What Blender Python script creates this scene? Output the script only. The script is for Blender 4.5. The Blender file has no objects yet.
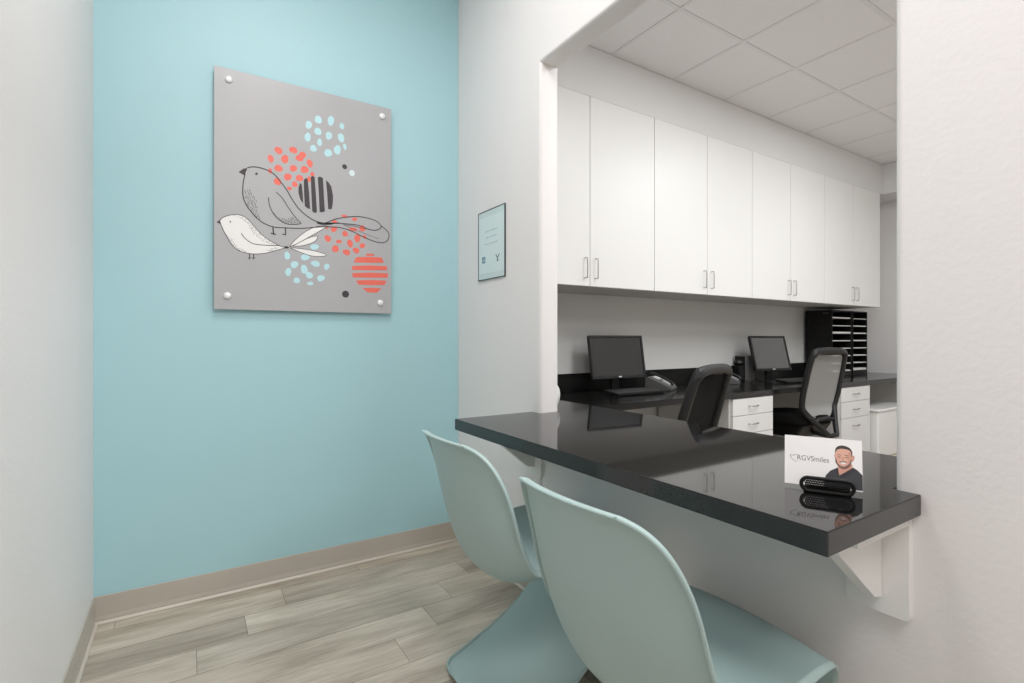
import bpy, bmesh, math, random
from mathutils import Vector, Matrix
random.seed(7)
PI = math.pi
scn = bpy.context.scene
COL = scn.collection

# ------------------------------------------------------------------ materials
def mat(name, col, rough=.5, metal=0., spec=.5, coat=0., alpha=1., bump=None, noise=None, trans=0.):
    m = bpy.data.materials.new(name); m.use_nodes = True
    nt = m.node_tree; b = nt.nodes['Principled BSDF']
    b.inputs['Base Color'].default_value = (*col, 1)
    b.inputs['Roughness'].default_value = rough
    b.inputs['Metallic'].default_value = metal
    b.inputs['Specular IOR Level'].default_value = spec
    b.inputs['Coat Weight'].default_value = coat
    b.inputs['Alpha'].default_value = alpha
    b.inputs['Transmission Weight'].default_value = trans
    tc = nt.nodes.new('ShaderNodeTexCoord')
    if noise:      # (scale, amount): gentle tonal variation
        n = nt.nodes.new('ShaderNodeTexNoise'); n.inputs['Scale'].default_value = noise[0]
        n.inputs['Detail'].default_value = 4
        nt.links.new(tc.outputs['Object'], n.inputs['Vector'])
        mx = nt.nodes.new('ShaderNodeMixRGB'); a = noise[1]
        mx.inputs[1].default_value = (*[c*(1-a) for c in col], 1)
        mx.inputs[2].default_value = (*[min(1, c*(1+a)) for c in col], 1)
        nt.links.new(n.outputs['Fac'], mx.inputs[0]); nt.links.new(mx.outputs[0], b.inputs['Base Color'])
    if bump:       # (scale, strength)
        n2 = nt.nodes.new('ShaderNodeTexNoise'); n2.inputs['Scale'].default_value = bump[0]
        n2.inputs['Detail'].default_value = 3
        nt.links.new(tc.outputs['Object'], n2.inputs['Vector'])
        bp = nt.nodes.new('ShaderNodeBump'); bp.inputs['Strength'].default_value = bump[1]
        bp.inputs['Distance'].default_value = .004
        nt.links.new(n2.outputs['Fac'], bp.inputs['Height']); nt.links.new(bp.outputs[0], b.inputs['Normal'])
    return m

M = {}
M['panel_wall'] = mat('panel_wall', (.745, .72, .715), .6, bump=(70, .12))
M['white_wall'] = mat('white_wall', (.79, .775, .77), .55, bump=(70, .15), noise=(2, .01))
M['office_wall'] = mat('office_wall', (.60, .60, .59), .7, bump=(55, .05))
M['soffit'] = mat('soffit', (.73, .728, .725), .7, bump=(55, .05))
M['blue_wall'] = mat('blue_wall', (.415, .67, .725), .5, bump=(60, .04), noise=(1.5, .015))
M['base'] = mat('base', (.50, .46, .405), .45, noise=(8, .04))
M['base_light'] = mat('base_light', (.60, .55, .48), .4)
M['seam'] = mat('seam', (.10, .085, .07), .7)
M['tile'] = mat('tile', (.80, .80, .805), .85, bump=(160, .5), noise=(60, .03))
M['grid'] = mat('grid', (.74, .74, .745), .5)
M['counter'] = mat('counter', (.008, .008, .0082), .04, spec=.38, noise=(350, .5))
M['counter_edge'] = mat('counter_edge', (.020, .0205, .0205), .16, spec=.6, noise=(350, .3))
M['splash'] = mat('splash', (.008, .008, .008), .3, spec=.2, noise=(300, .3))
M['desk'] = mat('desk', (.010, .010, .010), .14, spec=.4, noise=(300, .4))
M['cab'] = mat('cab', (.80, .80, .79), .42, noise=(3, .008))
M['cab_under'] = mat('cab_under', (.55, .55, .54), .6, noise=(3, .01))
M['drawer'] = mat('drawer', (.69, .69, .69), .4, noise=(3, .01))
M['ped'] = mat('ped', (.55, .55, .55), .5, noise=(3, .01))
M['chrome'] = mat('chrome', (.42, .42, .42), .25, metal=1, noise=(40, .05))
M['steel'] = mat('steel', (.90, .90, .90), .25, metal=.15, noise=(40, .03))
M['shell'] = mat('shell', (.365, .485, .478), .42, spec=.4, bump=(200, .03), noise=(4, .01))
M['black'] = mat('black', (.006, .006, .006), .45, spec=.25, noise=(80, .15))
M['black_frame'] = mat('black_frame', (.015, .015, .016), .42, spec=.3, noise=(50, .1))
M['black_fabric'] = mat('black_fabric', (.005, .005, .005), .9, spec=.15, bump=(400, .5), noise=(200, .3))
M['black_gloss'] = mat('black_gloss', (.012, .012, .012), .12, noise=(80, .1))
M['screen'] = mat('screen', (.035, .035, .036), .22, spec=.6, noise=(5, .03))
M['screen_light'] = mat('screen_light', (.10, .10, .10), .25, spec=.7, noise=(5, .03))
M['key'] = mat('key', (.035, .035, .035), .4, noise=(80, .1))
M['grey_plastic'] = mat('grey_plastic', (.10, .10, .10), .4, noise=(60, .1))
M['mid_grey'] = mat('mid_grey', (.13, .13, .13), .5, noise=(60, .06))
M['pale_plastic'] = mat('pale_plastic', (.62, .62, .62), .35, noise=(60, .05))
M['paper'] = mat('paper', (.82, .82, .81), .7, noise=(60, .03))
M['white_plastic'] = mat('white_plastic', (.78, .78, .77), .35, noise=(20, .01))
M['bracket'] = mat('bracket', (.80, .80, .79), .5, noise=(20, .01))
M['art_grey'] = mat('art_grey', (.44, .445, .46), .35, noise=(2, .01))
M['art_coral'] = mat('art_coral', (.86, .165, .12), .4, noise=(30, .03))
M['art_blue'] = mat('art_blue', (.50, .78, .84), .4, noise=(30, .02))
M['art_pale'] = mat('art_pale', (.72, .84, .87), .4, noise=(30, .02))
M['art_dark'] = mat('art_dark', (.045, .038, .045), .45, noise=(30, .05))
M['art_white'] = mat('art_white', (.85, .85, .84), .45, noise=(30, .02))
M['poster'] = mat('poster', (.68, .80, .80), .35, noise=(30, .015))
M['poster_band'] = mat('poster_band', (.60, .72, .72), .35, noise=(30, .02))
M['poster_text'] = mat('poster_text', (.46, .56, .57), .5, noise=(30, .02))
M['poster_blue'] = mat('poster_blue', (.05, .17, .30), .5, noise=(30, .02))
M['poster_icon'] = mat('poster_icon', (.06, .08, .09), .5, noise=(30, .02))
M['frame'] = mat('frame', (.03, .045, .05), .35, noise=(30, .05))
M['card'] = mat('card', (.86, .86, .87), .45, noise=(30, .01))
M['card_text'] = mat('card_text', (.20, .20, .22), .5, noise=(30, .02))
M['skin'] = mat('skin', (.62, .33, .25), .5, noise=(300, .08))
M['skin_light'] = mat('skin_light', (.72, .42, .33), .5, noise=(300, .05))
M['hair'] = mat('hair', (.045, .036, .034), .5, noise=(400, .2))
M['beard'] = mat('beard', (.20, .11, .09), .5, noise=(400, .2))
M['shirt'] = mat('shirt', (.045, .047, .055), .6, noise=(200, .1))
M['collar'] = mat('collar', (.030, .031, .038), .6, noise=(200, .1))
M['chair_mesh'] = mat('chair_mesh', (.005, .005, .005), .85, spec=.15, noise=(300, .2))
M['mesh_grey'] = mat('mesh_grey', (.34, .34, .335), .8, noise=(300, .1))
M['lamp_white'] = mat('lamp_white', (.85, .85, .85), .4, noise=(20, .01))

def see_through(m, factor):
    """woven mesh: a fine physical weave approximated by a mix with transparency"""
    nt = m.node_tree; b = nt.nodes['Principled BSDF']; o = nt.nodes['Material Output']
    t = nt.nodes.new('ShaderNodeBsdfTransparent'); x = nt.nodes.new('ShaderNodeMixShader')
    x.inputs[0].default_value = factor
    nt.links.new(b.outputs[0], x.inputs[1]); nt.links.new(t.outputs[0], x.inputs[2]); nt.links.new(x.outputs[0], o.inputs[0])
see_through(M['chair_mesh'], .03)
see_through(M['mesh_grey'], .30)

def wood_mat():
    m = bpy.data.materials.new('floor_planks'); m.use_nodes = True
    nt = m.node_tree; N = nt.nodes; L = nt.links; b = N['Principled BSDF']
    tc = N.new('ShaderNodeTexCoord'); at = N.new('ShaderNodeAttribute'); at.attribute_name = 'plank'
    sep = N.new('ShaderNodeSeparateXYZ'); L.new(tc.outputs['Object'], sep.inputs[0])
    # grain runs along X, shifted per plank
    off = N.new('ShaderNodeMath'); off.operation = 'MULTIPLY'; L.new(at.outputs['Fac'], off.inputs[0]); off.inputs[1].default_value = 37.
    def vec(sx, sy):
        a = N.new('ShaderNodeMath'); a.operation = 'MULTIPLY'; a.inputs[1].default_value = sx; L.new(sep.outputs['X'], a.inputs[0])
        c = N.new('ShaderNodeMath'); c.operation = 'MULTIPLY'; c.inputs[1].default_value = sy; L.new(sep.outputs['Y'], c.inputs[0])
        d = N.new('ShaderNodeMath'); d.operation = 'ADD'; L.new(a.outputs[0], d.inputs[0]); L.new(off.outputs[0], d.inputs[1])
        v = N.new('ShaderNodeCombineXYZ'); L.new(d.outputs[0], v.inputs[0]); L.new(c.outputs[0], v.inputs[1]); L.new(off.outputs[0], v.inputs[2]); return v
    n1 = N.new('ShaderNodeTexNoise'); n1.inputs['Scale'].default_value = 1; n1.inputs['Detail'].default_value = 6; n1.inputs['Roughness'].default_value = .6; n1.inputs['Distortion'].default_value = .35
    L.new(vec(1.8, 9).outputs[0], n1.inputs['Vector'])
    n2 = N.new('ShaderNodeTexNoise'); n2.inputs['Scale'].default_value = 1; n2.inputs['Detail'].default_value = 7; n2.inputs['Roughness'].default_value = .65
    L.new(vec(6, 120).outputs[0], n2.inputs['Vector'])
    r1 = N.new('ShaderNodeValToRGB'); e = r1.color_ramp.elements
    e[0].position = .28; e[0].color = (.335, .285, .225, 1); e[1].position = .72; e[1].color = (.68, .62, .525, 1)
    k = r1.color_ramp.elements.new(.46); k.color = (.50, .445, .365, 1)
    k = r1.color_ramp.elements.new(.58); k.color = (.585, .53, .445, 1)
    L.new(n1.outputs['Fac'], r1.inputs[0])
    r2 = N.new('ShaderNodeValToRGB'); e = r2.color_ramp.elements
    e[0].position = .3; e[0].color = (.72, .71, .70, 1); e[1].position = .65; e[1].color = (1.05, 1.05, 1.05, 1)
    L.new(n2.outputs['Fac'], r2.inputs[0])
    mu = N.new('ShaderNodeMixRGB'); mu.blend_type = 'MULTIPLY'; mu.inputs[0].default_value = .8
    L.new(r1.outputs[0], mu.inputs[1]); L.new(r2.outputs[0], mu.inputs[2])
    tone = N.new('ShaderNodeMapRange'); tone.inputs['To Min'].default_value = .84; tone.inputs['To Max'].default_value = 1.12
    L.new(at.outputs['Fac'], tone.inputs['Value'])
    mv = N.new('ShaderNodeVectorMath'); mv.operation = 'SCALE'; L.new(mu.outputs[0], mv.inputs[0]); L.new(tone.outputs[0], mv.inputs['Scale'])
    L.new(mv.outputs[0], b.inputs['Base Color'])
    b.inputs['Roughness'].default_value = .42; b.inputs['Specular IOR Level'].default_value = .4
    bp = N.new('ShaderNodeBump'); bp.inputs['Strength'].default_value = .12; bp.inputs['Distance'].default_value = .002
    L.new(n2.outputs['Fac'], bp.inputs['Height']); L.new(bp.outputs[0], b.inputs['Normal'])
    return m
M['floor'] = wood_mat()

# ------------------------------------------------------------------ mesh helpers
class MB:
    """collects shapes, builds them into ONE mesh object"""
    def __init__(s): s.bm = bmesh.new(); s.mats = []
    def mi(s, m):
        if m not in s.mats: s.mats.append(m)
        return s.mats.index(m)
    def box(s, x0, x1, y0, y1, z0, z1, m, bev=0., mx=None, seg=2):
        r = bmesh.ops.create_cube(s.bm, size=1)
        vs = r['verts']
        for v in vs:
            v.co = Vector(((x0+x1)/2 + v.co.x*(x1-x0), (y0+y1)/2 + v.co.y*(y1-y0), (z0+z1)/2 + v.co.z*(z1-z0)))
        fs = list({f for v in vs for f in v.link_faces}); i = s.mi(m)
        for f in fs: f.material_index = i
        if bev > 0:
            es = list({e for v in vs for e in v.link_edges})
            rr = bmesh.ops.bevel(s.bm, geom=es, offset=bev, segments=seg, affect='EDGES', profile=.5)
            vs = list({v for f in rr['faces'] for v in f.verts} | {v for v in vs if v.is_valid})
            for v in vs:
                for f in v.link_faces: f.material_index = i
        if mx is not None: bmesh.ops.transform(s.bm, matrix=mx, verts=vs)
        return s
    def prism(s, pts, a, b, m, axis='z', bev=0., mx=None):
        """polygon pts extruded from a to b along axis ('z': pts=(x,y); 'y': pts=(x,z); 'x': pts=(y,z))"""
        def P(p, t): return {'z': (p[0], p[1], t), 'y': (p[0], t, p[1]), 'x': (t, p[0], p[1])}[axis]
        A = [s.bm.verts.new(P(p, a)) for p in pts]; B = [s.bm.verts.new(P(p, b)) for p in pts]
        n = len(pts); fs = [s.bm.faces.new(A[::-1]), s.bm.faces.new(B)]
        for k in range(n): fs.append(s.bm.faces.new((A[k], A[(k+1) % n], B[(k+1) % n], B[k])))
        i = s.mi(m)
        for f in fs: f.material_index = i
        bmesh.ops.recalc_face_normals(s.bm, faces=fs)
        vs = A+B
        if bev > 0:
            es = list({e for f in fs for e in f.edges})
            rr = bmesh.ops.bevel(s.bm, geom=es, offset=bev, segments=2, affect='EDGES', profile=.5)
            vs = list({v for f in rr['faces'] for v in f.verts} | {v for v in vs if v.is_valid})
            for v in vs:
                for f in v.link_faces: f.material_index = i
        if mx is not None: bmesh.ops.transform(s.bm, matrix=mx, verts=vs)
        return s
    def tube(s, pts, r, m, seg=10, closed=False, flat=1., mx=None, cap=True):
        pts = [Vector(p) for p in pts]; n = len(pts); rings = []
        rr = r if isinstance(r, (list, tuple)) else [r]*n
        up = None
        for k in range(n):
            if closed: d = (pts[(k+1) % n]-pts[k-1])
            else: d = pts[min(k+1, n-1)]-pts[max(k-1, 0)]
            d.normalize()
            if up is None:
                up = Vector((0, 0, 1)) if abs(d.z) < .9 else Vector((0, 1, 0))
            a = d.cross(up)
            if a.length < 1e-5: a = d.cross(Vector((1, 0, 0)))
            a.normalize(); u = a.cross(d).normalized(); up = u
            ring = [s.bm.verts.new(pts[k] + a*math.cos(2*PI*j/seg)*rr[k] + u*math.sin(2*PI*j/seg)*rr[k]*flat) for j in range(seg)]
            rings.append(ring)
        i = s.mi(m); fs = []
        for k in range(n if closed else n-1):
            A = rings[k]; B = rings[(k+1) % n]
            sh = 0
            if closed and k == n-1:   # best twist match
                sh = min(range(seg), key=lambda q: sum((A[j].co-B[(j+q) % seg].co).length for j in range(seg)))
            for j in range(seg):
                fs.append(s.bm.faces.new((A[j], A[(j+1) % seg], B[(j+1+sh) % seg], B[(j+sh) % seg])))
        if not closed and cap: fs += [s.bm.faces.new(rings[0][::-1]), s.bm.faces.new(rings[-1])]
        for f in fs: f.material_index = i; f.smooth = True
        if mx is not None: bmesh.ops.transform(s.bm, matrix=mx, verts=[v for q in rings for v in q])
        return s
    def lathe(s, prof, c, m, seg=28, mx=None):
        rings = []
        for r, z in prof:
            rings.append([s.bm.verts.new((c[0]+r*math.cos(2*PI*j/seg), c[1]+r*math.sin(2*PI*j/seg), c[2]+z)) for j in range(seg)] if r > 1e-6 else [s.bm.verts.new((c[0], c[1], c[2]+z))])
        i = s.mi(m); fs = []
        for A, B in zip(rings, rings[1:]):
            for j in range(seg):
                q = [A[j % len(A)], A[(j+1) % len(A)], B[(j+1) % len(B)], B[j % len(B)]]
                u = []
                for v in q:
                    if v not in u: u.append(v)
                if len(u) > 2: fs.append(s.bm.faces.new(u))
        for f in fs: f.material_index = i; f.smooth = True
        bmesh.ops.recalc_face_normals(s.bm, faces=fs)
        if mx is not None: bmesh.ops.transform(s.bm, matrix=mx, verts=[v for q in rings for v in q])
        return s
    def poly(s, pts, m):
        f = s.bm.faces.new([s.bm.verts.new(p) for p in pts]); f.material_index = s.mi(m); return f
    def build(s, name, parent=None, smooth=False):
        me = bpy.data.meshes.new(name); s.bm.normal_update(); s.bm.to_mesh(me); s.bm.free()
        for m in s.mats: me.materials.append(m)
        o = bpy.data.objects.new(name, me); COL.objects.link(o)
        if smooth:
            for p in me.polygons: p.use_smooth = True
        if parent is not None: o.parent = parent
        return o

def tag(o, label, cat, group=None):
    o['label'] = label; o['category'] = cat
    if group: o['group'] = group
    return o
def thing(name, label, cat, loc=(0, 0, 0), rz=0., group=None):
    o = bpy.data.objects.new(name, None); COL.objects.link(o)
    o.location = loc; o.rotation_euler = (0, 0, rz); o.empty_display_size = .1
    return tag(o, label, cat, group)
def struct(o): o['kind'] = 'structure'; return o
def smooth_by_angle(o, ang=.6):
    me = o.data
    for p in me.polygons: p.use_smooth = True
    bm = bmesh.new(); bm.from_mesh(me)
    for e in bm.edges:
        if len(e.link_faces) == 2 and e.calc_face_angle(0) > ang: e.smooth = False
    bm.to_mesh(me); bm.free()
def dup(root, loc, rz=None, label=None, group=None):
    r = root.copy(); COL.objects.link(r); r.location = loc
    if rz is not None: r.rotation_euler = (0, 0, rz)
    if label: r['label'] = label
    if group: r['group'] = group
    for ch in list(root.children):
        c = ch.copy(); COL.objects.link(c); c.parent = r
        for g in list(ch.children):
            d = g.copy(); COL.objects.link(d); d.parent = c
    return r
def catmull(pts, n=6, closed=False):
    out = []; N = len(pts); rng = range(N if closed else N-1)
    for i in rng:
        g = (lambda k: pts[k % N]) if closed else (lambda k: pts[max(0, min(N-1, k))])
        p0, p1, p2, p3 = g(i-1), g(i), g(i+1), g(i+2)
        for j in range(n):
            t = j/n
            out.append(tuple(.5*((2*b)+(c-a)*t+(2*a-5*b+4*c-d)*t*t+(3*b-a-3*c+d)*t**3) for a, b, c, d in zip(p0, p1, p2, p3)))
    if not closed: out.append(tuple(pts[-1]))
    return out
def text_mesh(mb, txt, size, m, mx):
    """add lettering (default font) to a MB, transformed by mx (text lies in its local XY plane)"""
    cu = bpy.data.curves.new('t', 'FONT'); cu.body = txt; cu.size = size; cu.extrude = 0
    ob = bpy.data.objects.new('t', cu); COL.objects.link(ob)
    dg = bpy.context.evaluated_depsgraph_get(); dg.update()
    me = bpy.data.meshes.new_from_object(ob.evaluated_get(dg))
    vs = [mb.bm.verts.new(mx @ v.co) for v in me.vertices]; i = mb.mi(m)
    for p in me.polygons:
        try: f = mb.bm.faces.new([vs[k] for k in p.vertices]); f.material_index = i
        except ValueError: pass
    bpy.data.objects.remove(ob); bpy.data.curves.remove(cu); bpy.data.meshes.remove(me)

# printed artwork: coordinates in tenths of a millimetre on the panel plane (x, z)
ART= {'blue':[(4833,21805,141,208),(5276,22155,153,210),(5864,22240,147,253),(6398,22087,130,143),(5257,21581,153,200),(5767,21481,146,212),(6358,21505,150,235),(4786,21201,150,208),(5333,21068,124,170),(5049,20711,142,179),(5738,20627,176,202),(6179,20866,179,224),(6538,21092,91,154),(3874,15409,138,174),(4675,15403,191,152),(4192,15017,164,175),(4628,14824,167,202),(5145,15130,202,154),(5668,15029,125,162),(3920,14647,139,187),(4861,14555,181,153),(4291,14266,165,126),(5395,14443,173,161),(4903,14157,163,83),(5096,15944,189,141)],'coral':[(3500,20303,168,173),(4143,20451,173,166),(3168,19856,130,172),(3774,19952,170,193),(4416,20123,166,167),(4554,20297,148,167),(4880,19954,141,188),(3500,19468,168,173),(4143,19583,155,166),(4647,19615,167,187),(3900,19133,162,174),(4416,19162,156,167),(5001,19450,85,119),(3142,19280,78,133),(4206,18834,137,127),(3456,18846,150,192),(3971,18602,108,87),(4851,19186,84,158),(6529,17621,151,69),(7024,17529,131,86),(7412,17108,141,172),(6008,16906,148,137),(6552,16738,151,131),(5715,16418,153,159),(6252,16322,134,99),(6795,16277,138,201),(7163,16587,163,203),(7412,16230,133,141),(6081,15946,178,160),(6620,15820,175,154),(7102,15958,163,148),(6045,17276,126,76),(6948,17015,200,85),(7530,16689,94,94),(5678,16944,58,76)],'dark':[(6528,20095,121,123),(6575,13721,174,177)],'pale':[(6892,19840,143,155)],'darkp':[[(4444,18940),(4521,18870),(4563,18403),(4580,17976),(4462,18136),(4374,18437),(4374,18720)],[(4610,19106),(4681,19194),(4777,19210),(4849,18510),(4897,17741),(4759,17786),(4658,17861),(4622,18475)],[(4927,19299),(5018,19379),(5103,19329),(5163,18495),(5212,17637),(5103,17590),(4994,17653),(4957,18463)],[(5249,19328),(5334,19401),(5488,19350),(5532,18551),(5581,17731),(5457,17670),(5334,17673),(5298,18515)],[(5631,19264),(5737,19198),(5881,19007),(5969,18552),(5956,18160),(5906,17879),(5737,17856),(5693,18575)],[(1848,19000),(2032,19181),(2202,19259),(2149,19082),(2074,18896)],[(991,16640),(1122,16756),(1132,16570)],[(3685,15808),(3856,15862),(3972,15810),(3856,15737)]],'coralp':[[(7609,15832),(7815,15866),(8022,15853),(8022,15765),(7799,15746),(7577,15742)],[(7102,15615),(7755,15695),(8427,15713),(8533,15449),(7739,15385),(6971,15339)],[(6909,15164),(7775,15254),(8672,15283),(8722,15070),(7791,15002),(6894,14953)],[(6894,14798),(7807,14885),(8755,14911),(8738,14684),(7823,14625),(6940,14584)],[(7086,14438),(7874,14510),(8689,14520),(8557,14287),(7886,14249),(7233,14228)],[(7412,14066),(7906,14116),(8410,14103),(8167,13875),(7926,13863),(7688,13867)]],'white':[[(1107,16701),(1234,16875),(1490,17008),(1749,17077),(2038,17038),(2250,16885),(2492,16614),(2764,16313),(3039,16099),(3317,15944),(3656,15805),(3856,15799),(3599,15694),(3205,15534),(2873,15425),(2492,15367),(2170,15380),(1854,15470),(1593,15682),(1387,16043),(1234,16348)],[(3972,15854),(4291,16262),(4765,16693),(5187,16933),(5618,17029),(5649,16981),(5371,16762),(4885,16420),(4468,16123),(4116,15912)],[(4116,15899),(4468,16123),(4825,16350),(5157,16481),(5236,16426),(5127,16222),(4765,16026),(4409,15916)],[(4000,15795),(4409,15802),(4885,15771),(5371,15701),(5649,15610),(5494,15519),(5005,15489),(4468,15619)]]}
STROKES= [(1.3,[(2202,19259),(2405,19338),(2676,19357),(3061,19286),(3339,19139),(3594,18843),(3851,18512),(4082,18111),(4374,17714),(4729,17414),(5090,17225),(5457,17154),(5830,17168),(6273,17254)]),(1.2,[(2112,18986),(2053,18678),(2016,18314),(2032,17899),(2165,17559),(2352,17285),(2622,16989),(2950,16787),(3339,16693),(3793,16715),(4374,16758),(4849,16838),(5457,16961),(5830,17005)]),(1.0,[(3072,18042),(3099,17753),(3200,17460),(3424,17152),(3679,16968),(3908,16903),(4256,16932),(4492,17005)]),(1.0,[(3396,18336),(3650,18110),(3908,17712),(4198,17314),(4492,17005)]),(1.5,[(3255,16670),(3289,16380)]),(1.5,[(3172,16403),(3283,16367),(3384,16366)]),(1.4,[(3793,16703),(3805,16412)]),(1.4,[(3656,16408),(3828,16390)]),(3.2,[(2529,19059),(2567,19048),(2611,19031)]),(1.2,[(5569,17142),(6081,17410),(6605,17576),(7218,17686),(7767,17662),(8167,17554),(8410,17344),(8738,17101),(8805,16826),(8656,16569),(8370,16475),(7926,16534),(7373,16711),(6833,16924),(6230,17024),(5715,16986)]),(1.2,[(5211,17113),(5934,17202),(6605,17245),(7218,17241),(7688,17116),(8006,17082),(8288,17170),(8410,17344)]),(1.8,[(5211,17128),(5497,17088),(5934,17164)]),(0.5,[(6529,17159),(7295,16938),(7767,16794),(8264,16672)]),(0.6,[(6454,17188),(6986,17175),(7609,17091)]),(0.8,[(1107,16701),(1234,16875),(1490,17008),(1749,17077),(2038,17038),(2250,16885),(2492,16614),(2764,16313),(3039,16099),(3317,15944),(3656,15805),(3856,15799),(3599,15694),(3205,15534),(2873,15425),(2492,15367),(2170,15380),(1854,15470),(1593,15682),(1387,16043),(1234,16348),(1107,16701)]),(0.7,[(3972,15854),(4291,16262),(4765,16693),(5187,16933),(5618,17029),(5649,16981),(5371,16762),(4885,16420),(4468,16123),(4116,15912),(3972,15854)]),(0.7,[(4116,15899),(4468,16123),(4825,16350),(5157,16481),(5236,16426),(5127,16222),(4765,16026),(4409,15916),(4116,15899)]),(0.7,[(4000,15795),(4409,15802),(4885,15771),(5371,15701),(5649,15610),(5494,15519),(5005,15489),(4468,15619),(4000,15795)]),(2.4,[(1500,16721),(1542,16726)]),(0.9,[(1959,16254),(2091,16059),(2384,15850),(2764,15809),(3317,15833),(3543,15874)]),(1.0,[(2288,15360),(2288,15108)]),(1.0,[(2449,15375),(2449,15122)]),(0.8,[(2234,15146),(2363,15187)]),(0.8,[(2395,15159),(2524,15201)])]
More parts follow.
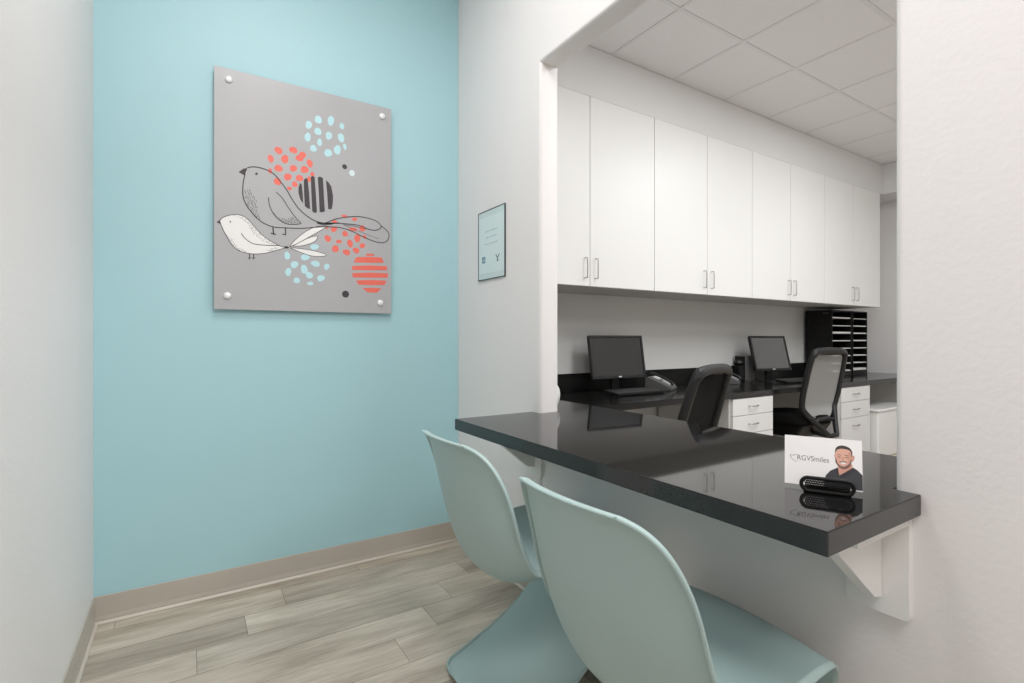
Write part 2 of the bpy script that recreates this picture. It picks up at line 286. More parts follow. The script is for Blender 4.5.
DASHES= [(2235,17569,2267,17502),(2322,17499,2354,17432),(2249,17995,2281,17927),(2497,17161,2530,17093),(2423,17325,2456,17257),(2580,17553,2612,17485),(2277,18277,2309,18210),(2169,18006,2200,17939),(2413,17811,2445,17744),(2349,18124,2381,18057),(2209,17751,2241,17684),(2382,17623,2414,17555),(2503,17536,2536,17468),(2235,17901,2267,17834),(2492,17712,2525,17645),(2545,17346,2578,17278),(2094,18208,2126,18141),(2469,17910,2502,17842),(2318,17898,2350,17830),(2276,17803,2308,17736),(2227,18146,2259,18079),(2612,17217,2645,17148),(2164,17903,2196,17836),(2516,17635,2549,17567),(2116,18121,2147,18054),(2356,17381,2388,17313),(2382,18000,2414,17932),(2251,17681,2283,17613),(2397,17456,2430,17389),(2647,17137,2679,17068),(2461,17421,2494,17353),(2510,17248,2543,17180),(2553,17429,2585,17361),(2284,18079,2316,18012),(2426,17563,2459,17495),(2190,17636,2222,17569),(2344,17787,2376,17719),(2306,18195,2338,18128),(2191,18256,2223,18189),(2548,17830,2580,17762),(2671,17056,2704,16988),(2563,17121,2596,17053),(2336,17691,2368,17624),(2405,17720,2438,17652),(2456,17996,2488,17929),(2100,17943,2132,17876),(3911,17108,3934,17061),(3593,17121,3616,17074),(3669,17144,3692,17097),(4106,17004,4130,16956),(4142,17258,4166,17211),(3986,17128,4009,17081),(3346,17297,3368,17250),(4269,17135,4293,17088),(3394,17231,3417,17185),(4332,17084,4356,17036),(4054,17100,4077,17053),(3915,16980,3938,16933),(3917,17037,3940,16990),(3972,17068,3995,17021),(3270,17385,3292,17338),(4069,17249,4092,17202),(4216,17186,4240,17138),(3668,17056,3691,17010),(3824,17127,3847,17080),(3860,17065,3883,17018),(4183,17075,4207,17028),(4044,17041,4067,16994),(3778,17003,3801,16956),(3517,17172,3539,17125),(3439,17169,3462,17122),(4111,17112,4135,17065),(3921,17182,3944,17135),(3754,17101,3777,17055),(3537,17086,3560,17040),(3711,17009,3734,16962),(4158,17152,4182,17105),(4238,17053,4261,17006),(3300,17336,3322,17290),(3610,17060,3633,17013),(3488,17108,3511,17061),(4053,17158,4076,17111),(3857,17002,3880,16955),(4101,17205,4125,17158),(3727,17153,3750,17106),(3993,17015,4016,16968),(4179,17013,4202,16966),(4019,17214,4042,17167),(4297,17031,4321,16984),(4051,16984,4074,16937),(3802,17058,3825,17011),(3836,16944,3859,16897),(2788,16181,2810,16159),(2485,16350,2506,16328),(3038,16025,3060,16003),(1819,17002,1840,16981),(2086,16903,2107,16882),(2635,16168,2657,16146),(2984,16016,3007,15994),(2449,16555,2470,16534),(2546,16391,2568,16370),(2691,16301,2712,16279),(2127,16800,2148,16779),(2873,16066,2895,16044),(2294,16550,2316,16528),(3044,15950,3066,15928),(2692,16230,2714,16208),(3162,15922,3185,15900),(2484,16281,2505,16260),(2261,16745,2282,16723),(2398,16405,2419,16383),(2945,16083,2967,16061),(2182,16795,2204,16773),(2697,16158,2719,16136),(2370,16479,2392,16457),(2619,16264,2641,16242),(2260,16645,2282,16623),(2345,16584,2367,16562),(2881,16134,2903,16112),(2721,16101,2743,16079),(3097,15934,3119,15911),(2784,16102,2806,16080),(3215,15926,3237,15903),(2564,16246,2586,16225),(1655,17025,1676,17004),(1995,16997,2016,16976),(2212,16723,2233,16701),(2915,15971,2937,15948),(1987,16923,2008,16902),(2488,16436,2509,16415),(2343,16526,2365,16504),(2138,16894,2159,16873),(2805,16039,2827,16017),(2987,15961,3010,15939),(2365,16650,2386,16629),(2664,16350,2686,16328),(2747,16256,2769,16234),(2310,16686,2332,16664),(2851,16006,2873,15984),(2398,16544,2419,16522),(2240,16794,2261,16773),(1890,16966,1911,16945),(2588,16199,2610,16177),(2542,16460,2564,16438),(1937,16955,1958,16934),(2101,16844,2122,16823),(2557,16324,2579,16303),(2432,16448,2454,16426),(3095,16005,3117,15983),(2508,16498,2529,16476),(2436,16321,2457,16299),(1720,17020,1741,16999),(3269,15902,3291,15880),(2410,16601,2432,16579),(2033,16864,2055,16843),(1799,15572,1820,15550),(1657,15757,1678,15735),(1758,15610,1779,15589),(1896,15555,1917,15534),(1886,15492,1907,15470),(1604,15726,1625,15705),(1997,15516,2018,15494),(1447,16034,1468,16012),(1694,15715,1715,15693),(2034,15478,2055,15456),(1488,15932,1509,15910),(1643,15681,1664,15659),(1569,15787,1590,15766),(1716,15642,1736,15621),(1533,15994,1554,15973),(1398,16049,1418,16027),(1580,15885,1600,15863),(1429,15983,1449,15962),(1838,15504,1859,15482),(1848,15559,1869,15538),(1566,15837,1587,15816),(1365,16127,1386,16106),(2117,15444,2138,15422),(2079,15467,2101,15445),(1637,15823,1658,15801),(1954,15533,1975,15511),(1576,15940,1597,15919),(1506,15867,1527,15846),(1738,15690,1759,15669),(1530,15911,1551,15889),(3206,15603,3228,15580),(2989,15609,3011,15587),(3061,15605,3083,15582),(3296,15717,3318,15695),(3160,15583,3182,15561),(3242,15680,3265,15658),(3347,15695,3370,15673),(3410,15717,3432,15694),(3458,15754,3480,15732),(3251,15620,3273,15597),(3106,15581,3128,15558),(3357,15755,3379,15732),(3142,15642,3165,15619),(3196,15690,3218,15667)]

L_H1, L_H2, L_O1, EXPO = 21., 42., 45., -.10
HALL_COL = (1, .965, .95)
OFF_COL = (.975, .988, 1)
# ------------------------------------------------------------------ key dimensions (metres)
XL = -.3275            # left wall of the small waiting nook
P0, P1 = 1.298, 1.402 # partition faces
YB = 2.618            # blue wall
YO = 2.98             # office back wall
XR = 6.80             # office right wall
YN = -3.2             # rear limit behind the viewer
J0, J1 = .4875, 1.814  # opening in the partition
ZH = 2.365            # head of the opening
ZC = 3.05             # office ceiling
ZHALL = 3.20          # hall ceiling
CT = .822             # counter top
DT = .750             # desk top

# ------------------------------------------------------------------ floor (planks laid along X)
mb = MB(); W = .1635; LP = .965
lay = mb.bm.faces.layers.float.new('plank_f')
ids = []
y = 2.533 + W*3; row = -2
def add_plank(x0, x1, y0, y1):
    g = .0007
    f = mb.poly([(x0+g, y0+g, 0), (x1-g, y0+g, 0), (x1-g, y1-g, 0), (x0+g, y1-g, 0)], M['floor']); ids.append(random.random())
starts = {0: .71, 1: .352, 2: .19, 3: .02, 4: .84, 5: .66}
while y > YN:
    st = starts.get(row, .66 - .171*(row-5) + .06*math.sin(row*2.7))
    y1 = y; y0 = y - W; x = st
    while x > XL: x -= LP
    while x < XR:
        a, b_ = max(x, XL-.05), min(x+LP, XR+.05)
        if b_ - a > .01: add_plank(a, b_, max(y0, YN), y1)
        x += LP
    y -= W; row += 1
nf = len(ids)
mb.poly([(XL-.1, YN-.1, -.003), (XR+.1, YN-.1, -.003), (XR+.1, YO+.1, -.003), (XL-.1, YO+.1, -.003)], M['seam'])
mb.box(XL-.1, XR+.1, YN-.1, YO+.1, -.10, -.004, M['seam'])
fl = mb.build('floor'); struct(fl)
at = fl.data.attributes.new('plank', 'FLOAT', 'FACE')
vals = ids + [0.]*(len(fl.data.polygons)-nf)
at.data.foreach_set('value', vals)

# ------------------------------------------------------------------ walls
def wall(name, x0, x1, y0, y1, z0, z1, m):
    return struct(MB().box(x0, x1, y0, y1, z0, z1, m).build(name))
wall('wall_left', XL-.12, XL, YN, YB, 0, ZHALL-.001, M['white_wall'])
wall('wall_back', XL-.12, P0-.001, YB, YB+.12, 0, ZHALL-.001, M['blue_wall'])
wall('wall_behind', XL-.12, XR+.12, YN-.12, YN, 0, ZHALL, M['white_wall'])
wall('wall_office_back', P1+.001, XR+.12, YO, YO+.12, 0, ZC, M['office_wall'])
wall('wall_office_right', XR, XR+.12, YN, YO, 0, ZC, M['white_wall'])

# partition with rounded (bullnose) opening
def partition():
    ys = [YN, J0, J1, YO+.12]; zs = [0, ZH, ZHALL+.1]
    mb = MB(); bm = mb.bm; i = mb.mi(M['white_wall'])
    V = {(a, b, s): bm.verts.new((P0 if s == 0 else P1, ys[a], zs[b])) for a in range(4) for b in range(3) for s in (0, 1)}
    def q(*k):
        return bm.faces.new([V[t] for t in k])
    for a in range(3):
        for b in range(2):
            if (a, b) == (1, 0): continue
            q((a, b, 0), (a, b+1, 0), (a+1, b+1, 0), (a+1, b, 0))
            q((a, b, 1), (a+1, b, 1), (a+1, b+1, 1), (a, b+1, 1))
    q((1, 0, 0), (1, 1, 0), (1, 1, 1), (1, 0, 1)); q((2, 0, 0), (2, 0, 1), (2, 1, 1), (2, 1, 0))
    q((1, 1, 0), (2, 1, 0), (2, 1, 1), (1, 1, 1))
    for a in range(3): q((a, 2, 0), (a, 2, 1), (a+1, 2, 1), (a+1, 2, 0))
    for b in range(2):
        q((0, b, 0), (0, b, 1), (0, b+1, 1), (0, b+1, 0)); q((3, b, 0), (3, b+1, 0), (3, b+1, 1), (3, b, 1))
    for a in (0, 2): q((a, 0, 0), (a+1, 0, 0), (a+1, 0, 1), (a, 0, 1))
    bmesh.ops.recalc_face_normals(bm, faces=bm.faces[:])
    es = []
    for s in (0, 1):
        for k0, k1 in (((1, 0, s), (1, 1, s)), ((1, 1, s), (2, 1, s)), ((2, 1, s), (2, 0, s))):
            es += [e for e in V[k0].link_edges if e.other_vert(V[k0]) is V[k1]]
    bmesh.ops.bevel(bm, geom=es, offset=.017, segments=5, affect='EDGES', profile=.5)
    o = mb.build('wall_partition'); smooth_by_angle(o, .5); return struct(o)
partition()
struct(MB().prism([(P0+.0001, J0-.10), (P0-.0007, J0-.02), (P0-.0007, J1-.019), (P1-.02, J1-.019), (P1-.02, J0-.02)], 0, CT-.0465, M['white_wall']).box(P0+.03, P1-.02, J1-.019, J1-.001, 0, CT-.0465, M['white_wall']).build('wall_under_counter'))

# office ceiling: tiles + T grid in one structure
def ceiling():
    mb = MB()
    mb.box(P1, XR, YN, YO, ZC+.012, ZC+.05, M['tile'])
    g = .012
    xs = [2.392 + .606*k for k in range(-1, 8)]; ys = [1.952 - .606*k for k in range(-1, 9)]
    xs = [x for x in xs if P1 < x < XR]; ys = [y for y in ys if YN < y < 2.50]
    for y_ in ys: mb.box(P1, XR, y_-g, y_+g, ZC+.001, ZC+.014, M['grid'])
    for x_ in xs: mb.box(x_-g, x_+g, YN, YO, ZC, ZC+.0135, M['grid'])
    ex = [P1]+xs+[XR]; ey = [YN]+sorted(ys)+[YO]
    for a, b in zip(ex, ex[1:]):
        for c, d in zip(ey, ey[1:]):
            if b-a > .08 and d-c > .08:
                mb.box(a+.0125, b-.0125, c+.0125, d-.0125, ZC+.003, ZC+.0125, M['tile'], bev=.002, seg=1)
    return struct(mb.build('ceiling'))
ceiling()
struct(MB().box(XL-.12, P0-.001, YN, YB+.12, ZHALL, ZHALL+.1, M['white_wall']).build('ceiling_hall'))
# soffit running above the cabinets and returning along the right wall
SX = 6.385; SY = 2.510; SZ = 2.726
struct(MB().prism([(P1+.001, SY), (SX, SY), (SX, YN+.001), (XR-.001, YN+.001), (XR-.001, YO-.001), (P1+.001, YO-.001)], SZ, ZC-.001, M['soffit']).build('trim_1'))

# baseboards (cove base with a light toe)
def baseboard(name, pts):
    """pts: two points in plan, the board grows to the left of the direction"""
    (x0, y0), (x1, y1) = pts; d = Vector((x1-x0, y1-y0)); L = d.length; d.normalize()
    a = math.atan2(d.y, d.x); mx = Matrix.Translation((x0, y0, 0)) @ Matrix.Rotation(a, 4, 'Z')
    mb = MB()
    mb.prism([(0.0005, .012), (0.008, .012), (0.0085, .016), (.0055, .032), (.004, .108), (.003, .111), (0.0005, .111)], 0, L, M['base'], axis='x', mx=mx)
    mb.prism([(0.0005, .0012), (.017, .0012), (.016, .005), (.009, .0118), (0.0005, .0118)], 0, L, M['base_light'], axis='x', mx=mx)
    o = mb.build(name); return struct(o)
baseboard('baseboard_back', ((P0-.001, YB), (XL+.001, YB))) 
baseboard('baseboard_left', ((XL, YB-.0175), (XL, YN+.01)))
baseboard('baseboard_right', ((P0, YN+.01), (P0, J0+.0)))
baseboard('baseboard_partition', ((P0, J1), (P0, YB-.0175)))
baseboard('baseboard_under_counter', ((P0-.0007, J0+.0), (P0-.0007, J1-.02)))

# ------------------------------------------------------------------ counter
def counter():
    y0, y1 = .438, 1.872; xf, xb = .912, 1.662; e = .0015
    pts = [(xf, y0), (P0-e, y0), (P0-e, J0+e), (P1+e, J0+e), (P1+e, y0), (xb, y0), (xb, 2.20), (P1+e, 2.20), (P1+e, J1-e), (P0-e, J1-e), (P0-e, y1), (xf, y1)]
    mb = MB(); mb.prism(pts, CT-.044, CT, M['counter'], bev=.0022)
    e_i = mb.mi(M['counter_edge'])
    mb.bm.normal_update()
    for f in mb.bm.faces:
        if abs(f.normal.z) < .3: f.material_index = e_i
    return tag(mb.build('counter'), 'polished black counter top passing through the wall opening above the two pale green chairs', 'counter')
counter()

def bracket(yc, label):
    t = thing('counter_bracket', label, 'bracket', (P0, yc, .548), 0, 'white brackets under the black counter')
    zt = CT-.0455-.548
    # wall plate, rounded lower corners
    h, w, r = zt-.001, .062, .012
    pts = [(-w, h), (-w, r)] + [(-w+r-r*math.cos(a), r-r*math.sin(a)) for a in (PI/6, PI/3, PI/2)] + [(w-r+r*math.sin(a), r-r*math.cos(a)) for a in (0, PI/6, PI/3, PI/2)] + [(w, h)]
    MB().prism(pts, -.0175, -.0002, M['bracket'], axis='x', bev=.0010).build('wall_plate', t)
    MB().box(-.245, -.0185, -.062, .010, zt-.021, zt, M['bracket'], bev=.0012).build('top_plate', t)
    MB().prism([(-.0185, zt-.022), (-.0185, .036), (-.052, .044), (-.205, zt-.060), (-.205, zt-.022)], -.012, .016, M['bracket'], axis='y', bev=.0012).build('gusset', t)
    return t
bracket(.515, 'white counter bracket under the near right end of the black counter')
bracket(1.845, 'white counter bracket under the far left end of the black counter, above the far chair')

# ------------------------------------------------------------------ moulded cantilever chairs
def shell_chair(label, loc, rz):
    #  x forward, z, half width, edge dx, edge dz, lip direction (x, z), lip size
    K = [
     (.000, .846, .138, .022, -.004, -1.0, .10, .014),
     (.004, .840, .170, .036, -.010, -1.0, .10, .014),
     (.012, .816, .198, .050, -.012, -1.0, .05, .014),
     (.024, .770, .219, .060, -.008, -1.0, 0, .013),
     (.040, .698, .233, .068, 0, -1.0, 0, .012),
     (.060, .615, .239, .070, .004, -1.0, -.1, .012),
     (.084, .535, .241, .070, .012, -.9, -.3, .012),
     (.112, .462, .242, .068, .034, -.7, -.6, .012),
     (.150, .412, .240, .060, .066, -.4, -.9, .012),
     (.210, .392, .240, .040, .086, 0, -1, .012),
     (.290, .398, .242, .020, .078, 0, -1, .012),
     (.370, .424, .245, .006, .056, 0, -1, .012),
     (.450, .460, .247, 0, .028, .1, -1, .012),
     (.520, .482, .245, -.008, .0, .3, -1, .008),
     (.574, .464, .233, -.018, -.020, .9, -.5, .005),
     (.592, .400, .220, -.022, -.022, 1, 0, .004),
     (.578, .330, .212, -.026, -.030, 1, .1, .007),
     (.535, .258, .209, -.030, -.036, .8, .3, .012),
     (.470, .197, .212, -.034, -.044, .5, .6, .012),
     (.390, .147, .216, -.034, -.050, .3, .8, .012),
     (.300, .107, .222, -.030, -.056, .1, .9, .012),
     (.215, .077, .220, -.020, -.056, 0, .9, .012),
     (.145, .057, .208, -.004, -.046, 0, .9, .012),
     (.105, .046, .180, .010, -.036, 0, .9, .012),
     (.085, .040, .145, .020, -.030, 0, .9, .012),
    ]
    KS = catmull(K, 3)
    nv = 14; mb = MB(); rows = []
    def row_of(k, extra=0):
        cx, cz, w, ex, ez, lx, lz, ls = k; row = []
        ll = math.hypot(lx, lz) or 1
        for j in range(-nv-2, nv+3):
            lip = max(0, abs(j)-nv); v = max(-1, min(1, j/nv)); a_ = abs(v)
            vv = math.copysign(math.sin(a_*PI/2)**.95, v) if a_ else 0
            x = cx + ex*abs(vv)**2.2; z = cz + ez*abs(vv)**2.6; y_ = w*vv
            if lip:
                q = (.6, 1.)[lip-1]*ls
                x += lx/ll*q; z += lz/ll*q; y_ += math.copysign((.005, .007)[lip-1], v)
            if extra:
                x += (-.012, -.023)[extra-1] * (1, .55, .26)[lip]; z += (.0040, .0055)[extra-1] * (1, .8, .6)[lip]
            row.append(mb.bm.verts.new((x, y_, max(z, .006))))
        return row
    rows = [row_of(KS[0], 2), row_of(KS[0], 1)] + [row_of(k) for k in KS]
    i = mb.mi(M['shell'])
    for A, B in zip(rows, rows[1:]):
        for j in range(len(A)-1):
            f = mb.bm.faces.new((A[j], A[j+1], B[j+1], B[j])); f.smooth = True; f.material_index = i
    bmesh.ops.recalc_face_normals(mb.bm, faces=mb.bm.faces[:])
    o = mb.build('cantilever_chair')
    so = o.modifiers.new('Solidify', 'SOLIDIFY'); so.thickness = .008; so.offset = 0
    su = o.modifiers.new('Subsurf', 'SUBSURF'); su.levels = 1; su.render_levels = 2
    o.location = loc; o.rotation_euler = (0, 0, rz)
    return tag(o, label, 'chair', 'pale green moulded chairs at the counter')
shell_chair('nearer pale green moulded plastic chair, at the middle of the black counter', (.600, .775, 0), math.radians(0))
shell_chair('farther pale green moulded plastic chair, beside the blue wall', (.640, 1.420, 0), math.radians(0))

# ------------------------------------------------------------------ wall art
def rib(mb, pts, w, m, F):
    """flat ribbon along pts (2D), width w, mapped by F"""
    n = len(pts); L = []; R = []
    for k in range(n):
        a = pts[max(0, k-1)]; b = pts[min(n-1, k+1)]; dx, dy = b[0]-a[0], b[1]-a[1]; l = math.hypot(dx, dy) or 1
        nx, ny = -dy/l*w/2, dx/l*w/2
        L.append(mb.bm.verts.new(F(pts[k][0]+nx, pts[k][1]+ny))); R.append(mb.bm.verts.new(F(pts[k][0]-nx, pts[k][1]-ny)))
    i = mb.mi(m)
    for k in range(n-1):
        mb.bm.faces.new((L[k], L[k+1], R[k+1], R[k])).material_index = i
def art():
    t = thing('wall_art', 'grey wall panel printed with two birds and coral and blue dots on the blue wall', 'wall art', (.490, 2.605, 1.28))
    ox, oy, oz = t.location
    yf = 2.590 - oy
    w0, w1, z0, z1 = .0893-ox, .8930-ox, 0, 2.3555-1.28
    mb = MB(); mb.box(w0, w1, yf, yf+.006, z0, z1, M['art_grey'], bev=.0006, seg=1)
    lv = [0]
    def F(x, z, d=None): return (x*1e-4-ox, yf - lv[0], z*1e-4-oz)
    def blob(c, m, wob=1):
        lv[0] += .000004
        x, z, rx, rz_ = c; ph = random.random()*6; pts = []
        for k in range(14):
            a = 2*PI*k/14; r = 1+wob*(.10*math.sin(2*a+ph)+.05*math.sin(3*a+ph*2))
            pts.append(F(x+rx*r*math.cos(a), z+rz_*r*math.sin(a)))
        mb.poly(pts, m)
    lv[0] = .0003
    for c in ART['blue']: blob(c, M['art_blue'])
    for c in ART['pale']: blob(c, M['art_pale'], .2)
    for c in ART['coral']: blob(c, M['art_coral'])
    for p in ART['coralp']: mb.poly([F(*q) for q in p], M['art_coral'])
    lv[0] = .0005
    for c in ART['dark']: blob(c, M['art_dark'], 0)
    for p in ART['white']: mb.poly([F(*q) for q in catmull(p, 3, True)], M['art_white'])
    lv[0] = .0007
    for p in ART['darkp']: mb.poly([F(*q) for q in p], M['art_dark'])
    for w, p in STROKES:
        rib(mb, catmull(p, 5) if len(p) > 2 else p, 37*w, M['art_dark'], F)
    for a, b, c, d in DASHES: rib(mb, [(a, b), (c, d)], 23, M['art_dark'], F)
    mb.build('printed_panel', t)
    for x, z in ((.146, 2.307), (.843, 2.305), (.834, 1.335), (.141, 1.341)):
        s = MB()
        mx = Matrix.Translation((x-ox, 0, z-oz)) @ Matrix.Rotation(PI/2, 4, 'X')
        s.lathe([(0, .0265), (.009, .0255), (.0145, .0222), (.0155, .0175), (.0155, .0155), (0, .0155)], (0, 0, 0), M['steel'], mx=mx)
        s.lathe([(.007, .0088), (.007, -.0125), (0, -.0125)], (0, 0, 0), M['steel'], mx=mx)
        s.build('standoff', t)
art()

# ------------------------------------------------------------------ framed notice on the partition
def notice():
    t = thing('framed_notice', 'small framed pale blue notice with thin dark frame on the white wall', 'framed notice', (P0, 2.2325, 1.453))
    y0, y1, z1 = -.1345, .1345, .357
    fr = MB(); w = .0048
    for a in ((-.008, -.001, y0, y0+w, 0, z1), (-.008, -.001, y1-w, y1, 0, z1), (-.008, -.001, y0+w, y1-w, 0, w), (-.008, -.001, y0+w, y1-w, z1-w, z1)):
        fr.box(*a, M['frame'], bev=.001, seg=1)
    fr.build('frame', t)
    s = MB(); s.box(-.006, -.001, y0+w, y1-w, w, z1-w, M['poster'])
    x = -.0063
    def r(a, b, c, d, m, xx=x): s.poly([(xx, a, c), (xx, b, c), (xx, b, d), (xx, a, d)], m)
    r(y0+w, y1-w, w, .034, M['poster_band']); r(y0+w, y1-w, z1-.034, z1-w, M['poster_band'])
    # viewer's left is +y.  three faint lines of small lettering (unreadable in the photograph)
    for zz, wd in ((.248, .060), (.216, .052), (.182, .066)):
        yy = wd; k = 0
        while yy > -wd:
            l = random.uniform(.006, .014); h = random.uniform(.005, .009)
            r(yy-l, yy, zz-h/2+(-.0), zz+h/2, M['poster_text']); yy -= l+random.choice((.003, .003, .008))
    r(.060, .092, .088, .120, M['poster_blue'])
    r(.066, .071, .092, .116, M['poster'], x-.0003); r(.066, .086, .101, .104, M['poster'], x-.0003); r(.077, .081, .092, .112, M['poster'], x-.0003)
    # dark forked icon
    for pts in ([(-.052, .118), (-.044, .118), (-.060, .098), (-.067, .098)], [(-.086, .118), (-.078, .118), (-.060, .098), (-.067, .098)], [(-.068, .100), (-.060, .100), (-.060, .086), (-.068, .086)], [(-.074, .088), (-.054, .088), (-.054, .084), (-.074, .084)]):
        s.poly([(x, a, b) for a, b in pts], M['poster_icon'])
    s.build('notice_sheet', t)
notice()

# ------------------------------------------------------------------ wall cabinets
def handle_d(mb, x, y, z0, z1, m, r=.0035, out=.028):
    pts = [(x, y, z0), (x, y-out*.75, z0), (x, y-out, z0+.010), (x, y-out, z1-.010), (x, y-out*.75, z1), (x, y, z1)]
    mb.tube(catmull(pts, 3), r, m, seg=8)
def cabinet(x0, xm, x1, label):
    t = thing('wall_cabinet', label, 'cabinet', ((x0+x1)/2, 2.51, 1.49), 0, 'white wall cabinets above the office desk')
    o = x0/2+x1/2; z1 = SZ-.0004-1.49; yb = YO-.001-2.51
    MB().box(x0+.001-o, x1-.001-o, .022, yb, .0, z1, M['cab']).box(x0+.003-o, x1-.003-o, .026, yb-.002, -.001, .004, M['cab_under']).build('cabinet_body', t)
    for a, b, hx in ((x0, xm, xm-.045), (xm, x1, xm+.045)):
        d = MB().box(a+.0025-o, b-.0025-o, .001, .0205, .001, z1-.0002, M['cab'], bev=.0008).build('door', t)
        h = MB(); handle_d(h, hx-o, .0015, .052, .180, M['chrome']); h.build('door_handle', d)
    return t
cabinet(1.600, 2.196, 2.801, 'white two-door wall cabinet nearest the opening, above the left monitor')
cabinet(2.801, 3.392, 3.983, 'second white two-door wall cabinet from the left jamb, between the two monitors')
cabinet(3.983, 4.572, 5.162, 'third white two-door wall cabinet from the left jamb, above the right monitor')
cabinet(5.162, 5.752, 6.342, 'last white two-door wall cabinet in the corner above the black tray sorters')

# ------------------------------------------------------------------ desk
mb = MB(); mb.box(P1+.002, XR-.002, 2.262, YO-.002, DT-.042, DT, M['desk'], bev=.002)
dk = tag(mb.build('desk_worktop'), 'long black office worktop running along the back wall under the white cabinets', 'desk')
b_ = MB().box(P1+.002, XR-.002, YO-.022, YO-.0025, DT+.0005, DT+.137, M['splash'], bev=.0015)
b_.build('backsplash', dk)

def bow(mb, x0, x1, y, z, m):
    mb.tube(catmull([(x0, y, z), (x0+.006, y-.018, z), ((x0+x1)/2, y-.026, z), (x1-.006, y-.018, z), (x1, y, z)], 4), .0042, m, seg=8)
def pedestal(x0, x1, label, splits, yf=2.285):
    t = thing('drawer_pedestal', label, 'drawer unit', ((x0+x1)/2, yf, 0), 0, 'white drawer pedestals under the office desk')
    hw = (x1-x0)/2; top = DT-.044
    MB().box(-hw, hw, .002, YO-.03-yf, .06, top, M['ped'], bev=.001).box(-hw+.02, hw-.02, .05, YO-.05-yf, .0008, .059, M['black']).build('pedestal_body', t)
    for a, b in splits:
        f = MB().box(-hw+.022, hw-.002, -.019, .0015, a+.002, b-.002, M['drawer'], bev=.0012).build('drawer', t)
        h = MB(); bow(h, -.055, .055, -.0185, (a+b)/2+.002 if b-a < .2 else b-.075, M['chrome']); h.build('drawer_handle', f)
    return t
pedestal(3.335, 3.872, 'white drawer pedestal under the desk between the two black mesh chairs', ((.575, .702), (.435, .575), (.07, .435)))
pedestal(4.935, 5.510, 'white drawer pedestal under the desk right of the tall grey mesh chair', ((.570, .702), (.420, .570), (.07, .420)))

# white bin / box under the desk by the right wall
t = thing('storage_box', 'white storage box standing under the far right end of the desk', 'storage box', (5.92, 2.36, 0))
MB().box(-.37, .37, -.15, .15, .001, .445, M['white_plastic'], bev=.012).build('box_body', t)
MB().box(-.385, .385, -.162, .16, .4455, .472, M['white_plastic'], bev=.008).build('lid', t)

# ------------------------------------------------------------------ monitors
def monitor(label, pl, pr, z0, z1, scr, lean=10):
    """pl, pr: plan positions of the lower left and right front corners"""
    c = ((pl[0]+pr[0])/2, (pl[1]+pr[1])/2); a = math.atan2(pr[1]-pl[1], pr[0]-pl[0]); w = math.hypot(pr[0]-pl[0], pr[1]-pl[1])/2
    t = thing('monitor', label, 'monitor', (c[0], c[1], DT), a, 'black monitors on the office desk')
    h = z1-z0; tilt = Matrix.Translation((0, 0, z0-DT)) @ Matrix.Rotation(-math.radians(lean), 4, 'X')
    s = MB(); bz = .017
    for q in ((-w, w, h-bz, h), (-w, w, 0, bz*1.3), (-w, -w+bz, bz*1.3, h-bz), (w-bz, w, bz*1.3, h-bz)):
        s.box(q[0], q[1], 0, .022, q[2], q[3], M['black_frame'], bev=.0015, mx=tilt, seg=1)
    s.box(-w+.004, w-.004, .014, .035, .004, h-.004, M['black'], bev=.004, mx=tilt)
    s.box(-w*.6, w*.6, .035, .055, .04, h-.05, M['black'], bev=.008, mx=tilt)
    s.build('casing', t)
    MB().box(-w+bz-.001, w-bz+.001, .006, .012, bz*1.3-.001, h-bz+.001, scr, mx=tilt).build('screen', t)
    MB().box(-.014, .014, -.001, .001, .008, .017, M['pale_plastic'], mx=tilt).build('badge', t)
    MB().box(-.035, .035, .060, .085, .012, .20, M['black'], bev=.004).box(-.03, .03, .04, .075, z0-DT+.02, .2, M['black']).build('neck', t)
    MB().lathe([(0, .0008), (.115, .0008), (.115, .006), (.10, .012), (0, .014)], (0, .06, 0), M['black_gloss']).build('base', t)
monitor('black flat monitor with a dark screen nearest the left jamb', (2.445, 2.765), (2.925, 2.700), .856, 1.178, M['screen'])
monitor('black flat monitor with a lighter grey screen, left of the black tray sorters', (4.405, 2.735), (4.810, 2.630), .852, 1.186, M['screen_light'], 15)

def keyboard(label, x, y, rz):
    t = thing('keyboard', label, 'keyboard', (x, y, DT), rz, 'black keyboards in front of the monitors')
    mx = Matrix.Rotation(math.radians(6), 4, 'X')
    MB().box(-.225, .225, 0, .155, .0015, .016, M['black'], bev=.004, mx=mx).build('keyboard_body', t)
    k = MB()
    for r in range(5):
        x_ = -.215
        while x_ < .205:
            w = .016 if not (r == 0 and -.1 < x_ < .02) else .10
            k.box(x_, x_+w, .012+r*.026, .033+r*.026, .0162, .021, M['key'], mx=mx); x_ += w+.003
    k.build('keys', t)
keyboard('black keyboard below the monitor nearest the left jamb', 2.70, 2.535, math.radians(-2))
keyboard('black keyboard below the monitor beside the black tray sorters', 4.66, 2.44, math.radians(-6))

